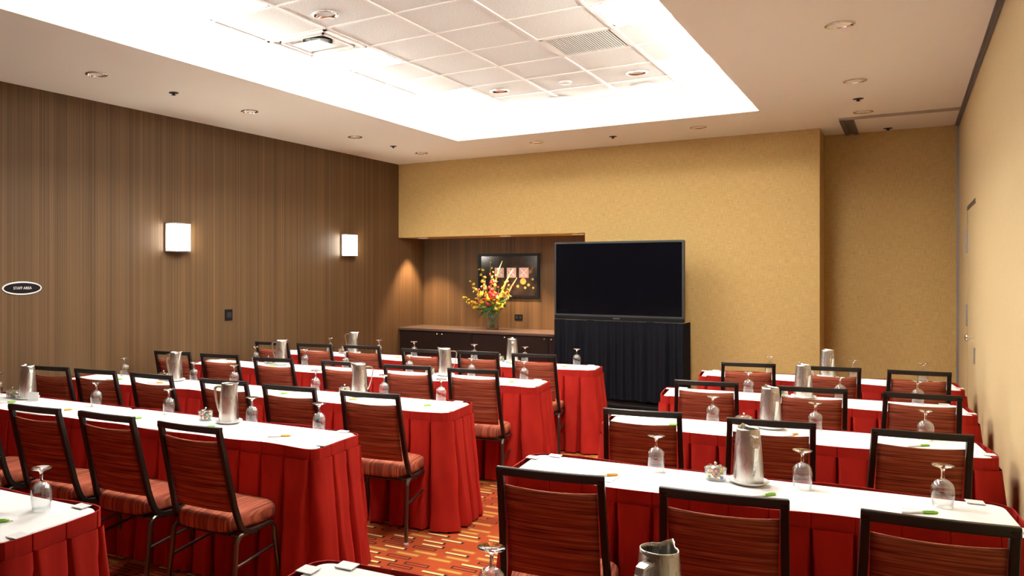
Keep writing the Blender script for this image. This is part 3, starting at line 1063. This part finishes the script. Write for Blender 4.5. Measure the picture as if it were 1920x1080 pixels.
for key, (side, i, yn, sl_, xr) in ROWS.items():
    a = math.atan(sl_)
    ca = math.cos(a)
    if key[0] == 'L':
        xe, L = XEND[key], (1.755 if key not in ('L1', 'L2') else 1.715)
        tot = 2 * L
        xm = xe - tot / 2 * ca
        for q, nm in ((0, 'aisle half'), (1, 'wall half')):
            x = xe - (L / 2 + q * L) * ca
            p, _ = on_row(key, x, DT / 2)
            table(p.x + 0.0, p.y, a, L, DT, 'skirted folding table, %s row from television, %s, %s' % (NTH[i], side, nm), 'white cloth on %s row table from television, %s, %s' % (NTH[i], side, nm))
    else:
        xm, tot = -0.567, 1.87
        p, _ = on_row(key, xm, DT / 2)
        table(p.x, p.y, a, tot, DT, 'skirted folding table, %s row from television, %s' % (NTH[i], side), 'white cloth on %s row table from television, %s' % (NTH[i], side))
    p, _ = on_row(key, xm, DT / 2)
    skirt(tot + 0.01, DT + 0.01, hash(key) % 97 if False else ord(key[0]) * 7 + int(key[1]), (p.x, p.y, 0), a, 'red pleated skirt around %s table row from television, %s' % (NTH[i], side))

# ------------------------------------------------------------------ chairs
def make_chair():
    t = thing('banquet_chair', '', 'chair', (0, 0, 0), 0, 'red striped banquet chairs')
    HW = 0.185
    def bp(z):          # centre line of the reclined back, y for height z
        return -0.265 + (0.92 - z) * 0.27
    bm = bmesh.new()
    for sx in (-1, 1):
        x = sx * HW
        xb = sx * 0.203
        path = [(x, bp(0.925), 0.925), (x * 1.03, bp(0.7), 0.7), (x * 1.06, bp(0.53), 0.53), (xb, bp(0.46) + 0.003, 0.46), (xb, bp(0.425) + 0.012, 0.425), (xb, bp(0.40) + 0.032, 0.40), (xb, bp(0.40) + 0.07, 0.385), (xb, bp(0.40) + 0.13, 0.378)]
        sweep(bm, path, (1, 0, 0), 0.030, 0.026)
    path = []
    for k in range(9):
        x = -HW - 0.013 + (2 * HW + 0.026) * k / 8
        path.append((x, bp(0.918) - 0.012 * (1 - (x / HW) ** 2), 0.918))
    sweep(bm, path, (0, 0, 1), 0.026, 0.032)
    obj('back_frame', bm, M_FRAME, t)
    # back pad, slightly bowed
    bm = bmesh.new()
    nx, nz = 8, 10
    W = HW - 0.014
    F_, B_ = [], []
    for j in range(nz + 1):
        z = 0.50 + (0.862 - 0.50) * j / nz
        fr, br = [], []
        for k in range(nx + 1):
            u = -1 + 2 * k / nx
            e = 1 - max(abs(u) ** 6, abs(2 * j / nz - 1) ** 8) * 0.7
            bow = -0.012 * (1 - u * u)
            zz = z - (0.008 * (1 - u * u) if j == nz else 0)
            fr.append(bm.verts.new((u * W, bp(z) + bow + 0.024 * e, zz)))
            br.append(bm.verts.new((u * W, bp(z) + bow - 0.013 * e, zz)))
        F_.append(fr); B_.append(br)
    for j in range(nz):
        for k in range(nx):
            bm.faces.new((F_[j][k], F_[j][k + 1], F_[j + 1][k + 1], F_[j + 1][k]))
            bm.faces.new((B_[j][k + 1], B_[j][k], B_[j + 1][k], B_[j + 1][k + 1]))
    for k in range(nx):
        bm.faces.new((F_[nz][k], F_[nz][k + 1], B_[nz][k + 1], B_[nz][k]))
        bm.faces.new((F_[0][k + 1], F_[0][k], B_[0][k], B_[0][k + 1]))
    for j in range(nz):
        bm.faces.new((F_[j][0], F_[j + 1][0], B_[j + 1][0], B_[j][0]))
        bm.faces.new((F_[j + 1][nx], F_[j][nx], B_[j][nx], B_[j + 1][nx]))
    obj('backrest', bm, M_FB, t, True)
    # seat cushion: rounded, crowned
    bm = bmesh.new()
    n = 40
    def outline(k, sc):
        a = 2 * math.pi * k / n
        ca, sa = math.cos(a), math.sin(a)
        p = 5.0
        r = (abs(ca) ** p + abs(sa) ** p) ** (-1 / p)
        x, y = r * ca * 0.212 * sc, r * sa * 0.212 * sc
        x *= 0.93 + 0.10 * (y / 0.212)
        return x, y * 0.97 + 0.012
    prof = [(0.90, 0.398), (0.985, 0.404), (1.0, 0.42), (1.0, 0.45), (0.975, 0.468), (0.9, 0.478), (0.6, 0.487), (0.25, 0.490)]
    rings = []
    for sc, z in prof:
        rings.append([bm.verts.new((*outline(k, sc), z)) for k in range(n)])
    for a, b_ in zip(rings, rings[1:]):
        for k in range(n):
            bm.faces.new((a[k], a[(k + 1) % n], b_[(k + 1) % n], b_[k]))
    bm.faces.new(rings[0][::-1]); bm.faces.new(rings[-1])
    obj('seat', bm, M_FS, t, True)
    obj('seat_pan', rbox(-0.17, 0.17, -0.17, 0.17, 0.385, 0.403, 0.004), M_FRAME, t)
    for sx in (-1, 1):
        x = sx * 0.203
        bm = bmesh.new()
        rear, front = (-0.20, 0.205)
        path = [(x + sx * 0.012, rear, 0.012), (x, -0.158, 0.30)] 
        path += arc((-0.105, 0.335), 0.05, math.pi * 0.97, math.pi * 0.5, 5, lambda yy, zz: (x, yy, zz))
        path += arc((0.11, 0.335), 0.05, math.pi * 0.5, math.pi * 0.06, 5, lambda yy, zz: (x, yy, zz))
        path += [(x, 0.166, 0.28), (x + sx * 0.012, front, 0.012)]
        sweep(bm, path, (1, 0, 0), 0.025, 0.022, 0.5)
        lf = obj('leg_frame', bm, M_LEG, t)
        bm = bmesh.new()
        sweep(bm, [(x, -0.168, 0.235), (x, 0.168, 0.262)], (1, 0, 0), 0.014, 0.014, 0.5)
        obj('stretcher', bm, M_LEG, lf)
        for y in (rear, front):
            bm = bmesh.new()
            lathe(bm, [(0.001, 0), (0.015, 0), (0.016, 0.008), (0.013, 0.02), (0.001, 0.02)], 10, c=(x + sx * 0.012, y, 0))
            obj('foot_glide', bm, M_GLIDE, lf, True)
    bm = bmesh.new()
    sweep(bm, [(-0.2, -0.12, 0.378), (0.2, -0.12, 0.378)], (0, 0, 1), 0.018, 0.018, 0.5)
    sweep(bm, [(-0.2, 0.13, 0.378), (0.2, 0.13, 0.378)], (0, 0, 1), 0.018, 0.018, 0.5)
    obj('cross_brace', bm, M_LEG, t)
    return t

CH = {
 'L2': [(-5.72, 2.56, .1), (-5.20, 2.62, .08), (-4.60, 2.65, .1), (-3.98, 2.68, .11), (-3.46, 2.75, .08), (-2.89, 2.79, .07)],
 'L3': [(-5.55, 3.87, .20), (-5.08, 3.94, .17), (-4.53, 4.0, .10), (-3.87, 4.06, .12), (-3.32, 4.09, .15), (-2.73, 4.15, .16)],
 'L4': [(-5.63, 5.23, .2), (-5.10, 5.30, .2), (-4.5, 5.33, .13), (-3.84, 5.44, .18), (-3.27, 5.51, .19), (-2.73, 5.58, .22)],
 'L5': [(-5.51, 6.51, .18), (-5.02, 6.60, .19), (-4.50, 6.70, .12), (-3.83, 6.71, .14), (-3.29, 6.83, .16), (-2.77, 6.91, .22)],
 'R1': [(-1.10, 2.89, .18), (-.51, 2.93, .17), (.08, 3.0, .12)],
 'R2': [(-1.17, 4.46, .25), (-.56, 4.50, .2), (.06, 4.62, .18)],
 'R3': [(-1.12, 5.88, .2), (-.50, 5.95, .18), (.08, 6.01, .1)],
 'R4': [(-1.06, 7.23, .22), (-.48, 7.35, .2), (.08, 7.42, .14)]}
proto = None
for key in ('L5', 'L4', 'L3', 'L2', 'R4', 'R3', 'R2', 'R1'):
    side, i = ROWS[key][:2]
    lst = CH[key]
    order = list(reversed(lst)) if key[0] == 'L' else lst
    for k, (x, y, a) in enumerate(order):
        lb = 'red striped banquet chair, %s from aisle, %s row from television, %s' % ((NTH + ['sixth'])[k], NTH[i], side)
        a = min(a, 0.19)
        edge = ROWS[key][2] + ROWS[key][3] * (x - ROWS[key][4])
        y = min(y, edge - 0.43)          # seat front stays at the skirt
        loc = (x - 0.27 * math.sin(a), y + 0.27 * math.cos(a), 0)
        if proto is None:
            proto = make_chair()
            proto.location = loc
            proto.rotation_euler = (0, 0, a)
            proto['label'] = lb
        else:
            dup(proto, loc, a, lb)

# ------------------------------------------------------------------ tableware
def make_goblet():
    t = thing('water_goblet', '', 'glass', (0, 0, 0), 0, 'upturned water goblets')
    bm = bmesh.new()
    lathe(bm, [(0.0335, 0.0), (0.0375, 0.03), (0.0395, 0.055), (0.039, 0.075), (0.034, 0.092), (0.022, 0.104), (0.009, 0.110), (0.0012, 0.1075), (0.010, 0.1035), (0.021, 0.099), (0.032, 0.088), (0.0372, 0.074), (0.0377, 0.055), (0.0357, 0.03), (0.0318, 0.0), (0.0335, 0.0)], 28)
    obj('bowl', bm, M_THIN, t, True)
    bm = bmesh.new()
    lathe(bm, [(0.0012, 0.1085), (0.0085, 0.111), (0.0058, 0.118), (0.0052, 0.138), (0.0075, 0.148), (0.018, 0.1545), (0.038, 0.161), (0.0385, 0.163), (0.037, 0.1645), (0.001, 0.163)], 24)
    obj('stem_and_foot', bm, M_GLASS, t, True)
    return t
def make_pitcher():
    t = thing('water_pitcher', '', 'pitcher', (0, 0, 0), 0, 'steel water pitchers')
    n = 36
    def ring(bm, r, z, spout):
        out = []
        for k in range(n):
            a = 2 * math.pi * k / n
            rr = r
            zz = z
            d = abs((a + math.pi) % (2 * math.pi) - math.pi)
            if d < 0.42:
                f = (1 - d / 0.42)
                rr += spout * f
                zz += 0.35 * spout * f
            out.append(bm.verts.new((rr * math.cos(a), rr * math.sin(a), zz)))
        return out
    bm = bmesh.new()
    rs = [ring(bm, *q) for q in ((0.056, 0.0, 0), (0.0605, 0.004, 0), (0.0615, 0.02, 0), (0.0585, 0.08, 0), (0.0535, 0.15, 0.0), (0.050, 0.19, 0.008), (0.0465, 0.225, 0.02), (0.0455, 0.236, 0.026), (0.0435, 0.2362, 0.026), (0.0445, 0.225, 0.019), (0.048, 0.19, 0.007), (0.0515, 0.15, 0), (0.0565, 0.08, 0), (0.058, 0.012, 0))]
    for a, b_ in zip(rs, rs[1:]):
        for k in range(n):
            bm.faces.new((a[k], a[(k + 1) % n], b_[(k + 1) % n], b_[k]))
    bm.faces.new(rs[0][::-1]); bm.faces.new(rs[-1])
    obj('body', bm, M_STEEL, t, True)
    bm = bmesh.new()
    pth = [(-0.046, 0, 0.212), (-0.075, 0, 0.213), (-0.092, 0, 0.209), (-0.1, 0, 0.196), (-0.098, 0, 0.17), (-0.088, 0, 0.12), (-0.073, 0, 0.072), (-0.060, 0, 0.045)]
    P = [Vector(p) for p in pth]
    rings = []
    for i, p in enumerate(P):
        tg = (P[min(i + 1, len(P) - 1)] - P[max(i - 1, 0)]).normalized()
        nn = Vector((0, 1, 0)).cross(tg).normalized()
        wd = 0.0125 - 0.001 * i
        rings.append([bm.verts.new(p + Vector((0, sy * wd, 0)) + nn * sn * 0.004) for sy, sn in ((-1, -1), (1, -1), (1, 1), (-1, 1))])
    for a, b_ in zip(rings, rings[1:]):
        for k in range(4):
            bm.faces.new((a[k], a[(k + 1) % 4], b_[(k + 1) % 4], b_[k]))
    bm.faces.new(rings[0]); bm.faces.new(rings[-1])
    obj('handle', bm, M_STEEL, t)
    return t
def make_saucer():
    bm = bmesh.new()
    lathe(bm, [(0.001, 0.002), (0.048, 0.002), (0.05, 0.0), (0.056, 0.0), (0.082, 0.016), (0.083, 0.019), (0.081, 0.019), (0.058, 0.006), (0.001, 0.005)], 32)
    return tag(obj('saucer', bm, M_CHINA, None, True), '', 'saucer', 'white saucers under the pitchers')
M_CANDY = [mat('candy_%s' % n_, c_, 0.35) for n_, c_ in (('orange', (0.75, 0.25, 0.03)), ('yellow', (0.75, 0.55, 0.04)), ('green', (0.20, 0.45, 0.05)), ('blue', (0.04, 0.12, 0.3)), ('red', (0.6, 0.04, 0.03)))]
def make_jar():
    t = thing('candy_jar', '', 'jar', (0, 0, 0), 0, 'glass candy jars')
    bm = bmesh.new()
    lathe(bm, [(0.001, 0.0), (0.041, 0.0), (0.044, 0.004), (0.045, 0.052), (0.0425, 0.052), (0.0415, 0.006), (0.001, 0.005)], 28)
    obj('bowl', bm, M_THIN, t, True)
    bm = bmesh.new()
    lathe(bm, [(0.001, 0.0555), (0.040, 0.0545), (0.048, 0.054), (0.048, 0.057), (0.034, 0.063), (0.001, 0.066)], 28)
    ld_ = obj('lid', bm, M_THIN, t, True)
    bm = bmesh.new()
    lathe(bm, [(0.003, 0.066), (0.003, 0.070), (0.007, 0.074), (0.007, 0.078), (0.001, 0.081)], 12)
    obj('knob', bm, M_CHROME, ld_, True)
    rn = random.Random(3)
    for k in range(12):
        bm = bmesh.new()
        bmesh.ops.create_icosphere(bm, subdivisions=1, radius=0.0105)
        a = k * 2.4
        r = 0.027 if k % 4 else 0.006
        bm.transform(Matrix.Translation((r * math.cos(a), r * math.sin(a), 0.0165 + 0.017 * (k // 5) * 0.85)) @ Matrix.Rotation(rn.uniform(0, 3), 4, 'X') @ Matrix.Diagonal((1.25, 0.85, 0.8, 1)))
        obj('candy', bm, M_CANDY[k % 5], t, True)
    return t
M_PENG = mat('green_pen', (0.25, 0.60, 0.04), 0.35)
M_PENO = mat('orange_pen', (0.80, 0.40, 0.06), 0.35)
def make_pen(m):
    t = thing('pen', '', 'pen', (0, 0, 0), 0, 'pens on the notepads')
    bm = bmesh.new()
    tube(bm, [(-0.065, 0, 0.005), (0.035, 0, 0.005)], 0.0048, 10)
    obj('barrel', bm, M_WHITE, t, True)
    bm = bmesh.new()
    tube(bm, [(0.01, 0, 0.0055), (0.062, 0, 0.0055), (0.066, 0, 0.0055)], [0.0056, 0.0056, 0.004], 10)
    c = obj('cap', bm, m, t, True)
    obj('clip', rbox(0.015, 0.055, -0.0015, 0.0015, 0.011, 0.0125, 0.0004), m, c)
    return t
def make_pad():
    t = thing('notepad', '', 'notepad', (0, 0, 0), 0, 'white notepads')
    obj('pages', bxm(-0.054, 0.054, -0.07, 0.07, 0.0, 0.0035), M_PAPER, t)
    obj('binding', bxm(-0.054, 0.054, 0.062, 0.0705, 0.0, 0.0042), M_CHINA, t)
    return t

protos = {}
def put(kind, maker, loc, rz, label):
    if kind not in protos:
        o = maker()
        protos[kind] = o
        o.location = loc
        o.rotation_euler = (0, 0, rz)
        o['label'] = label
        return o
    return dup(protos[kind], loc, rz, label)

ORD6 = NTH + ['sixth']
GL = {'L1': [-3.10, -2.78], 'L2': [-5.61, -4.58, -3.94, -3.27, -2.80], 'L3': [-5.69, -4.92, -4.50, -3.74, -3.16, -2.71], 'L4': [-5.43, -4.84, -4.39, -3.73, -3.14, -2.67],
      'L5': [-5.42, -4.80, -4.38, -3.70, -3.17, -2.66], 'R0': [-0.95, -0.2], 'R1': [-0.96, -0.37, 0.11], 'R2': [-0.97, -0.43, 0.09], 'R3': [-0.98, -0.39, 0.07], 'R4': [-1.0, -0.37, 0.12]}
GV = {'L1': 0.35, 'L2': 0.40, 'R1': 0.38, 'R0': 0.40}
for key, xs in GL.items():
    side, i = ROWS[key][:2]
    xs2 = sorted(xs, reverse=(key[0] == 'L'))
    for k, x in enumerate(xs2):
        v = GV.get(key, 0.395) + random.uniform(-0.012, 0.012)
        if key == 'R1' and k == 2:
            v = 0.33
        p, a = on_row(key, x + 0.04, v)
        put('goblet', make_goblet, p, random.uniform(0, 6), 'upturned water goblet, %s from aisle, on %s table row from television, %s' % (ORD6[k], NTH[i], side))
PI_ = {'L2': [(-5.26, 0.38, 2.7), (-3.42, 0.36, 0.1)], 'L3': [(-5.09, 0.36, 0.0), (-3.34, 0.36, 3.6)], 'L4': [(-5.10, 0.37, 0.1), (-3.37, 0.36, 3.4)], 'L5': [(-5.1, 0.37, 0.1), (-3.29, 0.36, 1.9)],
       'R0': [(-0.51, 0.36, 1.25)], 'R1': [(-0.575, 0.345, 1.95)], 'R2': [(-0.66, 0.36, 1.95)], 'R3': [(-0.62, 0.36, 1.95)], 'R4': [(-0.56, 0.38, 1.95)]}
for key, lst in PI_.items():
    side, i = ROWS[key][:2]
    for k, (x, v, rz) in enumerate(lst):
        nm = ('' if len(lst) == 1 else (', wall end', ', aisle end')[k])
        p, a = on_row(key, x + 0.04, v)
        put('saucer', make_saucer, p, 0, 'white saucer under steel pitcher, %s table row from television, %s%s' % (NTH[i], side, nm))
        put('pitcher', make_pitcher, p + Vector((0, 0, 0.006)), rz + a, 'brushed steel water pitcher, %s table row from television, %s%s' % (NTH[i], side, nm))
JA = {'L2': [(-5.40, 0.36), (-3.60, 0.36)], 'L3': [(-5.22, 0.36), (-3.47, 0.37)], 'L4': [(-5.25, 0.37), (-3.52, 0.37)], 'L5': [(-5.24, 0.37), (-3.42, 0.37)], 'R1': [(-0.705, 0.345)], 'R2': [(-0.80, 0.37)], 'R3': [(-0.76, 0.37)], 'R4': [(-0.70, 0.38)]}
for key, lst in JA.items():
    side, i = ROWS[key][:2]
    for k, (x, v) in enumerate(lst):
        nm = ('' if len(lst) == 1 else (', wall end', ', aisle end')[k])
        p, a = on_row(key, x + 0.04, v)
        put('jar', make_jar, p, random.uniform(0, 6), 'small lidded glass jar of candies, %s table row from television, %s%s' % (NTH[i], side, nm))
# acrylic holder beside the pitcher at the wall end of the fourth row
p, a = on_row('L2', -5.10, 0.33)
t = thing('acrylic_holder', 'small clear acrylic card holder beside pitcher near brown wall', 'card holder', p, a + 0.2)
obj('base', rbox(-0.045, 0.045, -0.025, 0.025, 0.0, 0.004, 0.001), M_CLIP, t)
obj('panel', rbox(-0.045, 0.045, -0.002, 0.002, 0.004, 0.065, 0.001), M_CLIP, t)
# notepads and pens at each seat
for key in ('L1', 'L2', 'L3', 'L4', 'L5', 'R1', 'R2', 'R3', 'R4'):
    side, i = ROWS[key][:2]
    xs = {'L1': [-3.35, -2.74], 'R1': [-1.08, -0.47, 0.05]}.get(key) or [c[0] + (0.04 if key[0] == 'L' else 0.02) for c in CH[key]]
    xs = sorted(xs, reverse=(key[0] == 'L'))
    for k, x in enumerate(xs):
        p, a = on_row(key, x + random.uniform(-0.03, 0.03), 0.135 + random.uniform(-0.02, 0.02))
        rz = a + random.uniform(-0.15, 0.15)
        put('pad', make_pad, p, rz, 'white notepad, %s seat from aisle, %s table row from television, %s' % (ORD6[k], NTH[i], side))
        g = (k + i) % 3 != 0
        put('pen_g' if g else 'pen_o', (lambda: make_pen(M_PENG)) if g else (lambda: make_pen(M_PENO)), p + Vector((0, 0.01, 0.0037)), rz + random.uniform(0.5, 1.1),
            '%s pen on notepad, %s seat from aisle, %s row from television, %s' % ('green' if g else 'orange', ORD6[k], NTH[i], side))
